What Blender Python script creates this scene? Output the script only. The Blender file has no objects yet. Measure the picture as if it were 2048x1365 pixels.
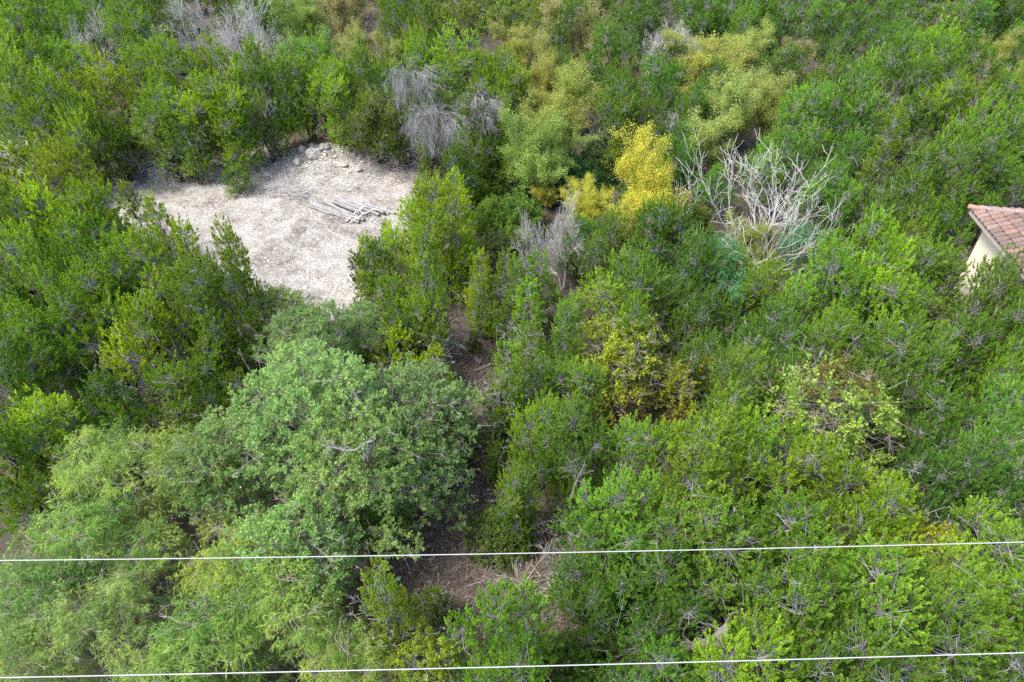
import bpy, math, random
import numpy as np
from mathutils import Vector
R = math.radians
sc = bpy.context.scene
col = sc.collection
# ------------------------------------------------------------ camera, sky, sun, exposure
CAM_H, PITCH, LENS = 20.0, 39.6, 24.0
cam_d = bpy.data.cameras.new('camera'); cam = bpy.data.objects.new('camera', cam_d); col.objects.link(cam)
cam.location = (0, 0, CAM_H); cam.rotation_euler = (R(90 - PITCH), 0, 0)
cam_d.lens = LENS; cam_d.sensor_width = 36; cam_d.clip_start = 0.1; cam_d.clip_end = 4000
sc.camera = cam
SUN_EL, SUN_AZ = 56.0, 246.0          # azimuth: direction the light comes from, clockwise from +Y
w = bpy.data.worlds.new('World'); sc.world = w; w.use_nodes = True
nt = w.node_tree; bg = nt.nodes['Background']
sky = nt.nodes.new('ShaderNodeTexSky'); sky.sky_type = 'NISHITA'; sky.sun_disc = False
sky.sun_elevation = R(SUN_EL); sky.sun_rotation = R(SUN_AZ); sky.air_density = 1.0; sky.dust_density = 3.0; sky.ozone_density = 1.0
nt.links.new(sky.outputs['Color'], bg.inputs['Color']); bg.inputs['Strength'].default_value = 0.15
sun_d = bpy.data.lights.new('sun', 'SUN'); sun = bpy.data.objects.new('sun', sun_d); col.objects.link(sun)
sun_d.energy = 2.1; sun_d.angle = R(18); sun_d.color = (1.0, 0.96, 0.88)
_a = R(SUN_AZ); _e = R(SUN_EL)
_v = Vector((math.sin(_a) * math.cos(_e), math.cos(_a) * math.cos(_e), math.sin(_e)))
sun.rotation_euler = _v.to_track_quat('Z', 'Y').to_euler()
sc.view_settings.view_transform = 'Standard'; sc.view_settings.look = 'None'
sc.view_settings.exposure = 1.5; sc.view_settings.gamma = 1.0; sc.view_settings.use_curve_mapping = False
sc.cycles.max_bounces = 6; sc.cycles.diffuse_bounces = 4; sc.cycles.transmission_bounces = 3; sc.cycles.glossy_bounces = 2
sc.cycles.transparent_max_bounces = 4; sc.cycles.use_denoising = False; sc.cycles.use_light_tree = False
sc.cycles.caustics_reflective = False; sc.cycles.caustics_refractive = False

# ------------------------------------------------------------ design-time mapping: photo pixel (2048x1365) -> place on the ground
F = LENS / 36 * 2048; cp, sp = math.cos(R(PITCH)), math.sin(R(PITCH))
def ray(u, v):
    a, b = (u - 1024) / F, (682.5 - v) / F
    return a, cp + b * sp, -sp + b * cp
def at(u, v, z=0.0):
    a, b, c = ray(u, v); t = (z - CAM_H) / c
    return a * t, b * t, t
def pix(x, y, z):
    d = y * cp + (CAM_H - z) * sp
    return 1024 + F * x / d, 682.5 - F * (y * sp - (CAM_H - z) * cp) / d, d

# ------------------------------------------------------------ numeric helpers
def nrm(v): return v / np.maximum(np.linalg.norm(v, axis=-1, keepdims=True), 1e-9)
def rdir(rng, n): return nrm(rng.normal(size=(n, 3)))
def perp(rng, d):
    v = rng.normal(size=d.shape); v -= (v * d).sum(-1, keepdims=True) * d
    return nrm(v)
def vnoise(x, y, s, seed=0):
    x = np.asarray(x, float) / s; y = np.asarray(y, float) / s
    xi, yi = np.floor(x), np.floor(y); fx, fy = x - xi, y - yi
    fx = fx * fx * (3 - 2 * fx); fy = fy * fy * (3 - 2 * fy)
    def h(a, b):
        v = np.sin(a * 127.1 + b * 311.7 + seed * 74.7) * 43758.5453
        return v - np.floor(v)
    return (h(xi, yi) * (1 - fx) + h(xi + 1, yi) * fx) * (1 - fy) + (h(xi, yi + 1) * (1 - fx) + h(xi + 1, yi + 1) * fx) * fy
def sstep(a, b, x):
    t = np.clip((x - a) / (b - a), 0, 1); return t * t * (3 - 2 * t)
def poly_sd(px, py, poly):
    px = np.asarray(px, float); py = np.asarray(py, float)
    ins = np.zeros(px.shape, bool); dm = np.full(px.shape, 1e9)
    n = len(poly)
    for i in range(n):
        x0, y0 = poly[i]; x1, y1 = poly[(i + 1) % n]
        c = ((y0 > py) != (y1 > py)) & (px < (x1 - x0) * (py - y0) / ((y1 - y0) if y1 != y0 else 1e-9) + x0)
        ins ^= c
        t = np.clip(((px - x0) * (x1 - x0) + (py - y0) * (y1 - y0)) / max((x1 - x0) ** 2 + (y1 - y0) ** 2, 1e-9), 0, 1)
        dm = np.minimum(dm, np.hypot(px - x0 - t * (x1 - x0), py - y0 - t * (y1 - y0)))
    return np.where(ins, dm, -dm)

CLEAR = [at(*p)[:2] for p in [(240, 318), (350, 325), (480, 345), (505, 312), (560, 300), (650, 298), (740, 325), (800, 345), (830, 400), (800, 470), (735, 500), (720, 640), (640, 660), (540, 640), (440, 560), (330, 470), (200, 430), (215, 350)]]
CLEAR2 = [at(*p)[:2] for p in [(-40, 280), (90, 275), (100, 330), (-40, 345)]]
TRACK = [at(*p)[:2] for p in [(880, 660), (1010, 600), (1020, 700), (985, 800), (1070, 790), (1040, 930), (1080, 1050), (1120, 1180), (1330, 1365), (1000, 1365), (840, 1200), (850, 1080), (930, 940), (940, 800)]]
MX, MY, _ = at(640, 330); RX, RY, _ = at(1330, 710)
def hz(x, y):
    x = np.asarray(x, float); y = np.asarray(y, float)
    z = 0.5 * (vnoise(x, y, 14, 1) - .5) + 0.18 * (vnoise(x, y, 4, 2) - .5)
    f = np.clip(poly_sd(x, y, CLEAR) / 3 + .6, 0, 1)
    z = z * (1 - .7 * f)
    z = z + 1.15 * np.exp(-(((x - MX - .4) / 3.6) ** 2 + ((y - MY - .6) / 2.6) ** 2)) * (1 + .35 * (vnoise(x, y, 1.1, 5) - .5))
    z = z - 2.6 * np.exp(-(((x - RX) / 3.2) ** 2 + ((y - RY) / 2.4) ** 2))
    return z
def hz1(x, y): return float(hz(np.array([x]), np.array([y]))[0])
def atg(u, v, dz=0.0):
    z = 0.0
    for _ in range(5):
        x, y, t = at(u, v, z + dz); z = hz1(x, y)
    return x, y, z

# ------------------------------------------------------------ materials
def ramp(nt, stops):
    r = nt.nodes.new('ShaderNodeValToRGB'); e = r.color_ramp.elements
    while len(e) < len(stops): e.new(0.5)
    for k, (p, c) in enumerate(stops): e[k].position = p; e[k].color = (*c, 1)
    return r
def newmat(name, rough=.8):
    m = bpy.data.materials.new(name); m.use_nodes = True
    b = m.node_tree.nodes['Principled BSDF']; b.inputs['Roughness'].default_value = rough
    b.inputs['Specular IOR Level'].default_value = .25
    return m, m.node_tree, b
def noise(nt, scale, detail=4, vec=None, rough=.6):
    n = nt.nodes.new('ShaderNodeTexNoise'); n.inputs['Scale'].default_value = scale; n.inputs['Detail'].default_value = detail
    n.inputs['Roughness'].default_value = rough
    if vec is None:
        tc = nt.nodes.new('ShaderNodeTexCoord'); vec = tc.outputs['Object']
    nt.links.new(vec, n.inputs['Vector']); return n
def mix(nt, a, b, f, kind='MIX'):
    m = nt.nodes.new('ShaderNodeMix'); m.data_type = 'RGBA'; m.blend_type = kind
    for s, i in ((a, 6), (b, 7)):
        if isinstance(s, tuple): m.inputs[i].default_value = (*s, 1)
        else: nt.links.new(s, m.inputs[i])
    if isinstance(f, (int, float)): m.inputs[0].default_value = f
    else: nt.links.new(f, m.inputs[0])
    return m.outputs[2]
def bump(nt, b, h, strength, dist):
    n = nt.nodes.new('ShaderNodeBump'); n.inputs['Strength'].default_value = strength; n.inputs['Distance'].default_value = dist
    nt.links.new(h, n.inputs['Height']); nt.links.new(n.outputs[0], b.inputs['Normal'])
def leaf_material():
    m, nt, b = newmat('leaf', .55)
    at_ = nt.nodes.new('ShaderNodeAttribute'); at_.attribute_name = 'col'
    oi = nt.nodes.new('ShaderNodeObjectInfo')
    c = mix(nt, at_.outputs['Color'], oi.outputs['Color'], 1.0, 'MULTIPLY')
    nt.links.new(c, b.inputs['Base Color']); b.inputs['Specular IOR Level'].default_value = .12
    tr = nt.nodes.new('ShaderNodeBsdfTranslucent'); nt.links.new(c, tr.inputs['Color'])
    mx = nt.nodes.new('ShaderNodeMixShader'); mx.inputs[0].default_value = .42
    nt.links.new(b.outputs[0], mx.inputs[1]); nt.links.new(tr.outputs[0], mx.inputs[2])
    nt.links.new(mx.outputs[0], nt.nodes['Material Output'].inputs['Surface']); return m
def attr_material(name, rough=.85, grain=None):
    m, nt, b = newmat(name, rough)
    at_ = nt.nodes.new('ShaderNodeAttribute'); at_.attribute_name = 'col'; c = at_.outputs['Color']
    if grain:
        n = noise(nt, grain, 5); r = ramp(nt, [(.3, (.6, .6, .6)), (.7, (1.2, 1.2, 1.2))])
        nt.links.new(n.outputs[0], r.inputs[0]); c = mix(nt, c, r.outputs[0], 1.0, 'MULTIPLY'); bump(nt, b, n.outputs[0], .4, .02)
    nt.links.new(c, b.inputs['Base Color']); return m
M = {'leaf': leaf_material(), 'bark': attr_material('bark', .9, 9), 'stone': attr_material('limestone', .9, 5), 'dry': attr_material('dry_stalks', .9)}

# ------------------------------------------------------------ mesh helpers
class Buf:
    def __init__(s): s.v = []; s.f = {3: [], 4: []}; s.c = []; s.n = 0
    def add(s, v, f, c):
        v = np.asarray(v, np.float32).reshape(-1, 3); f = np.asarray(f, np.int64)
        s.v.append(v); s.f[f.shape[1]].append(f + s.n)
        c = np.asarray(c, np.float32)
        if c.ndim == 1: c = np.tile(c, (len(v), 1))
        s.c.append(c); s.n += len(v)
    def mesh(s, name, mat, smooth=False):
        me = bpy.data.meshes.new(name); v = np.concatenate(s.v); me.vertices.add(len(v)); me.vertices.foreach_set('co', v.ravel())
        loops = []; starts = []; p = 0
        for k in (3, 4):
            if s.f[k]:
                f = np.concatenate(s.f[k]); loops.append(f.ravel()); starts.append(p + np.arange(len(f)) * k); p += f.size
        loops = np.concatenate(loops).astype(np.int32); starts = np.concatenate(starts).astype(np.int32)
        me.loops.add(len(loops)); me.loops.foreach_set('vertex_index', loops)
        me.polygons.add(len(starts)); me.polygons.foreach_set('loop_start', starts)
        a = me.color_attributes.new('col', 'FLOAT_COLOR', 'POINT')
        c = np.concatenate(s.c); a.data.foreach_set('color', np.concatenate([c, np.ones((len(c), 1), np.float32)], 1).astype(np.float32).ravel())
        me.materials.append(mat); me.update(calc_edges=True)
        me.polygons.foreach_set('use_smooth', np.full(len(starts), smooth)); me.update()
        return me
def tri_leaves(buf, p, d, L, W, c, rng):
    s = perp(rng, d); n = len(p); L = np.asarray(L)[:, None] if np.ndim(L) else L; W = np.asarray(W)[:, None] if np.ndim(W) else W
    v = np.stack([p - s * W / 2, p + s * W / 2, p + d * L], 1)
    buf.add(v, np.arange(n * 3).reshape(n, 3), np.repeat(c, 3, 0))
def dia_leaves(buf, p, d, L, W, c, rng, s=None):
    s = perp(rng, d) if s is None else s; n = len(p); L = np.asarray(L)[:, None] if np.ndim(L) else L; W = np.asarray(W)[:, None] if np.ndim(W) else W
    k = np.cross(s, d) * W * .18
    v = np.stack([p, p + d * L * .45 - s * W / 2 + k, p + d * L, p + d * L * .45 + s * W / 2 + k], 1)
    buf.add(v, np.arange(n * 4).reshape(n, 4), np.repeat(c, 4, 0))
def tubes(buf, S, c, k=3):
    S = np.asarray(S, float)
    if len(S) == 0: return
    p0, p1, r0, r1 = S[:, :3], S[:, 3:6], S[:, 6:7], S[:, 7:8]
    d = nrm(p1 - p0); a = np.where(np.abs(d[:, 2:3]) < .9, np.array([[0, 0, 1.]]), np.array([[1., 0, 0]]))
    u = nrm(np.cross(d, a)); w_ = np.cross(d, u); n = len(S)
    ang = np.arange(k) * 2 * np.pi / k
    ring = u[:, None] * np.cos(ang)[None, :, None] + w_[:, None] * np.sin(ang)[None, :, None]
    v = np.concatenate([p0[:, None] + ring * r0[:, None], p1[:, None] + ring * r1[:, None]], 1)
    i = np.arange(k); j = (i + 1) % k; f = np.stack([i, j, j + k, i + k], 1)
    f = (f[None] + (np.arange(n) * 2 * k)[:, None, None]).reshape(-1, 4)
    c = np.asarray(c, float)
    if c.ndim == 2: c = np.repeat(c, 2 * k, 0)
    buf.add(v, f, c)
def spray(rng, p, d, L, n, lean0, lean1, t0=.05, t1=1.0, up=0.0):
    """n children along each parent axis: returns base, direction, position along parent, parent index"""
    N = len(p); idx = np.repeat(np.arange(N), n); t = rng.uniform(t0, t1, N * n)
    L = np.broadcast_to(L, (N,))[idx]
    dd = d[idx]; a = (lean0 + (lean1 - lean0) * t)[:, None]
    q = nrm(np.cos(a) * dd + np.sin(a) * perp(rng, dd) + np.array([0, 0, up]))
    return p[idx] + dd * (L * t)[:, None], q, t, idx
def lerp(a, b, t): t = np.clip(np.asarray(t), 0, 1)[:, None]; return np.asarray(a) * (1 - t) + np.asarray(b) * t
def jit(rng, c, s=.18): return np.clip(c * (1 + rng.normal(0, s, (len(c), 1))) * (1 + rng.normal(0, s * .35, c.shape)), .003, .95)

GREY = (.30, .285, .275); DARKBARK = (.085, .07, .06); PALEBARK = (.26, .235, .205); BONE = (.50, .475, .45)

def grow(rng, p, d, L, r, lev, P, S, T):
    """recursive branching; S collects tube rows, T the twig tips (position, direction)"""
    n = P['steps'][min(lev, len(P['steps']) - 1)]; d = np.array(d, float); p = np.array(p, float); last = lev >= P['levels']
    nk = 0 if last else P['kids'][lev]; spots = sorted(rng.uniform(P.get('first', .3), 1, nk)) if nk else []; si = 0
    for i in range(n):
        d = d + rng.normal(0, P['wob'], 3) + np.array([0, 0, P['up']]); d /= np.linalg.norm(d)
        q = p + d * L / n; ra = r * (1 - P.get('taper', .6) * i / n); rb = r * (1 - P.get('taper', .6) * (i + 1) / n)
        S.append((*p, *q, ra, rb, lev))
        while si < len(spots) and spots[si] <= (i + 1) / n + 1e-6:
            f = spots[si] * n - i; b = p + (q - p) * f
            o = rng.normal(size=3); o -= o.dot(d) * d; o /= np.linalg.norm(o)
            an = R(rng.uniform(*P['ang'])); dd = d * math.cos(an) + o * math.sin(an)
            grow(rng, b, dd, L * rng.uniform(*P['len']), rb * P.get('rk', .6), lev + 1, P, S, T); si += 1
        p = q
    T.append((*p, *d, lev))
    return p, d

def limb(S, a, b, r0, r1, rng, n=5, sag=.12):
    a = np.array(a, float); b = np.array(b, float); L = np.linalg.norm(b - a); o = rng.normal(size=3) * sag * L; o[2] = -abs(o[2])
    pr = a
    for i in range(1, n + 1):
        t = i / n; q = a * (1 - t) + b * t + o * (4 * t * (1 - t)) * .5 + rng.normal(size=3) * .03 * L * (i < n)
        S.append((*pr, *q, r0 + (r1 - r0) * (i - 1) / n, r0 + (r1 - r0) * t, 0)); pr = q

# ------------------------------------------------------------ tree kinds: each returns (trunk mesh, branches mesh, crown mesh, nominal diameter, nominal height)
def lobed(seed, D, H, nl, lr, env, base=.22, stems=3, lean=.15, bark=DARKBARK):
    rng = np.random.default_rng(seed); C = []
    ga = rng.uniform(0, 6.28)
    for i in range(nl):
        f = (i + .5) / nl
        if env == 'round':
            h = base + (.86 - base) * f; Rv = D / 2 * math.sqrt(max(.05, 1 - ((h - .42) / .56) ** 2))
        elif env == 'cone':
            h = base + (.9 - base) * f; Rv = D / 2 * (1.02 - h) ** .75
        else:
            h = base + (.84 - base) * math.sqrt(f); Rv = D / 2 * math.sqrt(max(.03, 1.0 - (max(h - .35, 0) / .56) ** 2))
        rr = max(Rv - lr * .75, 0) * (rng.uniform(.55, 1.06) if i < nl - 1 else .1)
        ga += 2.4 + rng.normal(0, .35)
        s = lr * rng.uniform(.72, 1.25) * (1 - .25 * h)
        C.append((rr * math.cos(ga), rr * math.sin(ga), h * H, s))
    C = np.array(C); off = rng.normal(0, lean, 2) * H * .2
    C[:, :2] += off * (C[:, 2:3] / H)
    S = []; 
    for k in range(stems):
        a = rng.uniform(0, 6.28); b0 = (.12 * math.cos(a) * (stems > 1), .12 * math.sin(a) * (stems > 1), -.25)
        top = np.array([off[0] * .7 + .16 * D * math.cos(a) * (stems > 1), off[1] * .7 + .16 * D * math.sin(a) * (stems > 1), H * .62])
        limb(S, b0, top, .028 * H / math.sqrt(stems) + .02, .03, rng, 8, .06)
    trunk = Buf(); tubes(trunk, S, jit(rng, np.tile(bark, (len(S), 1)), .1), 8)
    SS = np.array(S); L = []
    for c in C:
        P_ = SS[:, 3:6]; dz = c[2] - P_[:, 2]; ok = dz > .12 * H * .5
        dist = np.linalg.norm(P_ - c[:3], axis=1) + np.where(ok, 0, 5); j = int(np.argmin(dist))
        limb(L, P_[j], c[:3], max(.02, SS[j, 7] * .55), .015, rng, 5, .1)
    return rng, C, trunk, L
def lobe_dirs(rng, C, dens, down=-.45, vs=1.3, bald=.0, depth=.6):
    P_, D_, LR = [], [], []
    for i, c in enumerate(C):
        n = int(dens * c[3] ** 2 * 12.6) + 6; d = rdir(rng, n); d = d[d[:, 2] > down + rng.normal(0, .1, len(d))]
        if bald > 0:
            ax = rdir(rng, 1)[0]; ax[2] *= .4; d = d[(d @ (ax / np.linalg.norm(ax)) < 1 - bald) | (rng.random(len(d)) < .15)]
        rad = c[3] * rng.uniform(depth, 1.0, (len(d), 1)); p = c[:3] + d * rad * np.array([1, 1, vs])
        keep = np.ones(len(p), bool)
        for j, q in enumerate(C):
            if j != i: keep &= np.linalg.norm((p - q[:3]) / np.array([1, 1, vs]), axis=1) > q[3] * .62
        P_.append(p[keep]); D_.append(d[keep]); LR.append(np.full(keep.sum(), i))
    return np.concatenate(P_), np.concatenate(D_), np.concatenate(LR)
def twigs_to(rng, C, P_, I, L, r=.009, dead=0, deadlen=1.0, vs=1.2):
    keep = rng.random(len(P_)) < .40; P_, I = P_[keep], I[keep]
    a = C[I, :3] + rng.normal(0, .12, P_.shape) * C[I, 3:4]; m = a * .45 + P_ * .55 + rng.normal(0, .09, P_.shape); z = np.zeros((len(P_), 1))
    S = [np.array(L)] if len(L) else []
    S.append(np.hstack([a, m, z + r, z + r * .8, z + 1])); S.append(np.hstack([m, P_, z + r * .8, z + r * .4, z + 1]))
    if np.any(dead):
        idx = np.repeat(np.arange(len(C)), dead); d = nrm(rdir(rng, len(idx)) * .7 + nrm(C[idx, :3] * np.array([1, 1, 0]) + 1e-6) * .45 + np.array([0, 0, .25])); ln = C[idx, 3:4] * rng.uniform(.6, 1.12, (len(idx), 1)) * deadlen
        p = C[idx, :3] + rng.normal(0, .5, (len(idx), 3)) * C[idx, 3:4]; ln = ln * np.clip(rng.lognormal(-.2, .4, ln.shape), .4, 1.15); q = p + d * .5 * np.array([1, 1, vs]); e = q + nrm(d + rng.normal(0, .5, d.shape) + np.array([0, 0, -.2])) * ln * .5
        o = np.ones((len(p), 1)); S += [np.hstack([p, q, o * .008, o * .006, o * 2]), np.hstack([q, e, o * .006, o * .004, o * 2])]
        k = 5; qq = np.repeat(q, k, 0) * .6 + np.repeat(e, k, 0) * .4; dq = nrm(np.repeat(d, k, 0) + rng.normal(0, .6, (len(qq), 3))); ee = qq + dq * np.repeat(ln, k, 0) * rng.uniform(.2, .55, (len(qq), 1)); o = np.ones((len(qq), 1))
        S.append(np.hstack([qq, ee, o * .007, o * .003, o * 2]))
    return np.concatenate(S)
def bark_tubes(rng, S, bark, dead=GREY, k=4):
    b = Buf(); c = np.where(S[:, 8:9] > .5, np.asarray(dead), np.asarray(bark)); tubes(b, S, jit(rng, c, .2), k); return b

def juniper(seed, D, H, nl, lr, env='round', dens=10.5, dark=(.080, .190, .036), lite=(.410, .640, .060), pl=.29, bald=.14, nspr=15, dead=2, stems=3, pockets=.17):
    rng, C, trunk, L = lobed(seed, D, H, nl, lr, env, base=.13, stems=stems)
    pk = rng.random(len(C)) < pockets; pk[int(nl * .6):] = False
    C[:, :2] *= 1.0; C[:, 3] *= .93
    P_, d, I = lobe_dirs(rng, C, dens * 2.0, -.5, 1.45, bald, .35)
    keep = ~pk[I] | (rng.random(len(I)) < .22); P_, d, I = P_[keep], d[keep], I[keep]
    br = bark_tubes(rng, twigs_to(rng, C, P_, I, L, dead=np.where(pk, 42, dead), deadlen=.8), bark=(.10, .088, .075), dead=(.23, .23, .225))
    # plumes: pointed tufts leaning outwards and upwards
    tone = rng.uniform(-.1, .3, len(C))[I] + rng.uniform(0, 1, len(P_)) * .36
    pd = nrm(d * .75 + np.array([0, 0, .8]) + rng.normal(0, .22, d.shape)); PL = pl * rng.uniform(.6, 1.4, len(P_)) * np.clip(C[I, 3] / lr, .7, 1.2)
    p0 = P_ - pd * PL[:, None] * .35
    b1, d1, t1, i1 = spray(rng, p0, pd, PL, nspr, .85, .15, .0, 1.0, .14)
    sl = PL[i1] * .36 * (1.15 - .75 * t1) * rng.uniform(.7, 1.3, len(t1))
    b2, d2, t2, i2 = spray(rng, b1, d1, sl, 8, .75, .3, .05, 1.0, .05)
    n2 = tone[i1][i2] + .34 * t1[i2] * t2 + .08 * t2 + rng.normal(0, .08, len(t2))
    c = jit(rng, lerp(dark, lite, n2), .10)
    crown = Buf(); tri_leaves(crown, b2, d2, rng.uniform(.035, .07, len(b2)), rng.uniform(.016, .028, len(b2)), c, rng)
    return trunk.mesh('trunk', M['bark'], True), br.mesh('branches', M['bark']), crown.mesh('crown', M['leaf']), D, H
def oak(seed, D, H, nl, lr, dark=(.10, .225, .065), lite=(.44, .62, .20), dens=7.5, leaf=(.06, .095), nl2=11, bark=PALEBARK, tip=(.32, .36, .10), stems=2, bald=.18, vs=.9):
    rng, C, trunk, L = lobed(seed, D, H, nl, lr, 'dome', base=.3, stems=stems, bark=bark)
    P_, d, I = lobe_dirs(rng, C, dens, -.35, vs, bald, .45)
    br = bark_tubes(rng, twigs_to(rng, C, P_, I, L, dead=5, vs=vs), bark=bark, dead=(.24, .22, .20))
    tone = rng.uniform(0, 1, len(C))[I] * .3 + rng.uniform(0, 1, len(P_)) * .35
    pd = nrm(d + np.array([0, 0, .45]) + rng.normal(0, .35, d.shape)); PL = .28 * rng.uniform(.6, 1.4, len(P_))
    b1, d1, t1, i1 = spray(rng, P_ - pd * .1, pd, PL, 7, 1.1, .5, 0, 1)
    b2, d2, t2, i2 = spray(rng, b1, d1, .15, nl2, 1.0, .7, .1, 1.0, .1)
    n2 = tone[i1][i2] + .25 * t2 + rng.normal(0, .14, len(t2)); c = lerp(dark, lite, n2)
    y = rng.random(len(c)) < .05; c[y] = np.asarray(tip); c = jit(rng, c, .14)
    crown = Buf(); ll = rng.uniform(*leaf, len(b2)); dia_leaves(crown, b2, nrm(d2 + rng.normal(0, .25, d2.shape)), ll, ll * .38, c, rng)
    return trunk.mesh('trunk', M['bark'], True), br.mesh('branches', M['bark']), crown.mesh('crown', M['leaf']), D, H
def mesquite(seed, D, H, nl, lr, dark=(.13, .26, .065), lite=(.46, .60, .14), dens=8.5):
    rng, C, trunk, L = lobed(seed, D, H, nl, lr, 'dome', base=.3, stems=3, bark=PALEBARK)
    P_, d, I = lobe_dirs(rng, C, dens, -.2, .95, .15, .3)
    br = bark_tubes(rng, twigs_to(rng, C, P_, I, L, dead=4, vs=.9), bark=PALEBARK, dead=(.30, .27, .23))
    tone = rng.uniform(-.15, .5, len(C))[I] + rng.uniform(0, 1, len(P_)) * .3
    pd = nrm(d * np.array([1, 1, .4]) + rng.normal(0, .3, d.shape) + np.array([0, 0, .35])); PL = .42 * rng.uniform(.6, 1.4, len(P_))
    b1, d1, t1, i1 = spray(rng, P_ - pd * .15, pd, PL, 14, .9, .6, 0, 1, -.55)
    b2, d2, t2, i2 = spray(rng, b1, d1, .20, 8, .45, .3, .0, 1.0, -.45)
    b2 = b2 - np.array([0, 0, 1.]) * (.10 * t2 ** 2)[:, None]
    n2 = tone[i1][i2] + .2 * (1 - t2) + rng.normal(0, .12, len(t2)); c = jit(rng, lerp(dark, lite, n2), .10)
    crown = Buf(); tri_leaves(crown, b2, d2, rng.uniform(.07, .13, len(b2)), rng.uniform(.011, .018, len(b2)), c, rng)
    return trunk.mesh('trunk', M['bark'], True), br.mesh('branches', M['bark']), crown.mesh('crown', M['leaf']), D, H
def elm(seed, H, dark, lite, leaf=(.065, .115), nleaf=15, levels=3, ang=(22, 48), dens=1.0, bark=PALEBARK, stems=2, spread=.35):
    rng = np.random.default_rng(seed); S = []; T = []
    P = dict(steps=[7, 6, 5, 4], levels=levels, kids=[9, 6, 5], wob=.12, up=.10, ang=ang, len=(.34, .58), first=.25, rk=.6, taper=.75)
    a0 = rng.uniform(0, 6.28)
    for k in range(stems):
        a = a0 + 6.28 * k / stems; grow(rng, (0, 0, -.2), (spread * math.cos(a), spread * math.sin(a), 1), H * rng.uniform(.72, .9), .028 * H / math.sqrt(stems), 0, P, S, T)
    S = np.array(S); T = np.array(T); main = S[:, 8] < .5
    tb = Buf(); tubes(tb, S[main], jit(rng, np.tile(bark, (main.sum(), 1)), .1), 7)
    bb = Buf(); S2 = S[~main].copy(); S2[:, 6:8] = np.maximum(S2[:, 6:8], .006); tubes(bb, S2, jit(rng, np.tile(bark, (len(S2), 1)), .15), 3)
    f = S[S[:, 8] >= 1]; p = f[:, :3]; d = nrm(f[:, 3:6] - p); L = np.linalg.norm(f[:, 3:6] - p, axis=1)
    n = max(2, int(nleaf * dens)); b1, d1, t1, i1 = spray(rng, p, d, L, n, 1.0, .7)
    b1 = b1 + rng.normal(0, .15, b1.shape)
    c = jit(rng, lerp(dark, lite, rng.uniform(0, 1, len(p))[i1] * .6 + rng.normal(.2, .2, len(b1))), .14)
    cr = Buf(); ll = rng.uniform(*leaf, len(b1)); dia_leaves(cr, b1, d1, ll, ll * .62, c, rng)
    D = 2 * np.percentile(np.hypot(S[:, 3], S[:, 4]), 93); Hh = S[:, 5].max()
    return tb.mesh('trunk', M['bark'], True), bb.mesh('branches', M['bark']), cr.mesh('crown', M['leaf']), float(D), float(Hh)
def deadtree(seed, H, colr=BONE, stems=1, spread=.3, kids=(8, 6, 5, 4), levels=3, up=.06, ang=(20, 50), wob=.14, ln=(.38, .62), r=.022, first=.25, minr=.006, taper=.7):
    rng = np.random.default_rng(seed); S = []; T = []
    P = dict(steps=[8, 7, 6, 4], levels=levels, kids=list(kids), wob=wob, up=up, ang=ang, len=ln, first=first, rk=.62, taper=taper)
    for k in range(stems):
        a = 6.28 * k / stems + rng.uniform(-.4, .4); grow(rng, (0, 0, -.2), (spread * math.cos(a), spread * math.sin(a), 1), H * rng.uniform(.75, .95), r * H, 0, P, S, T)
    S = np.array(S); main = S[:, 8] < .5; S[:, 6:8] = np.maximum(S[:, 6:8], minr)
    tb = Buf(); tubes(tb, S[main], jit(rng, np.tile(colr, (main.sum(), 1)), .08), 8)
    bb = Buf(); tubes(bb, S[~main], jit(rng, np.tile(colr, ((~main).sum(), 1)), .14), 4)
    D = 2 * np.percentile(np.hypot(S[:, 3], S[:, 4]), 95); Hh = S[:, 5].max()
    return tb.mesh('trunk', M['bark'], True), bb.mesh('branches', M['bark']), None, float(D), float(Hh)
def vinemound(seed, D, H, dark, lite, brown, nl=9, lr=.95):
    rng, C, trunk, L = lobed(seed, D, H, nl, lr, 'dome', base=.25, stems=2)
    P_, d, I = lobe_dirs(rng, C, 10, -.4, 1.0, .2, .5)
    br = bark_tubes(rng, twigs_to(rng, C, P_, I, L, dead=22, deadlen=1.1, vs=1.1), bark=DARKBARK, dead=(.25, .22, .19))
    pd = nrm(d + rng.normal(0, .5, d.shape) + np.array([0, 0, .3]))
    b1, d1, t1, i1 = spray(rng, P_, pd, .38, 7, 1.2, .5, 0, 1)
    b2, d2, t2, i2 = spray(rng, b1, d1, .16, 7, 1.1, .8, .1, 1)
    isb = (rng.random(len(C)) < .3)[I][i1][i2]; c = lerp(dark, lite, rng.uniform(0, 1, len(P_))[i1][i2] * .6 + rng.normal(.25, .22, len(b2)))
    c[isb] = lerp(brown, dark, rng.uniform(0, .6, isb.sum())); c = jit(rng, c, .15)
    cr = Buf(); ll = rng.uniform(.05, .095, len(b2)); dia_leaves(cr, b2, d2, ll, ll * .7, c, rng)
    return trunk.mesh('trunk', M['bark'], True), br.mesh('branches', M['bark']), cr.mesh('crown', M['leaf']), D, H
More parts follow.
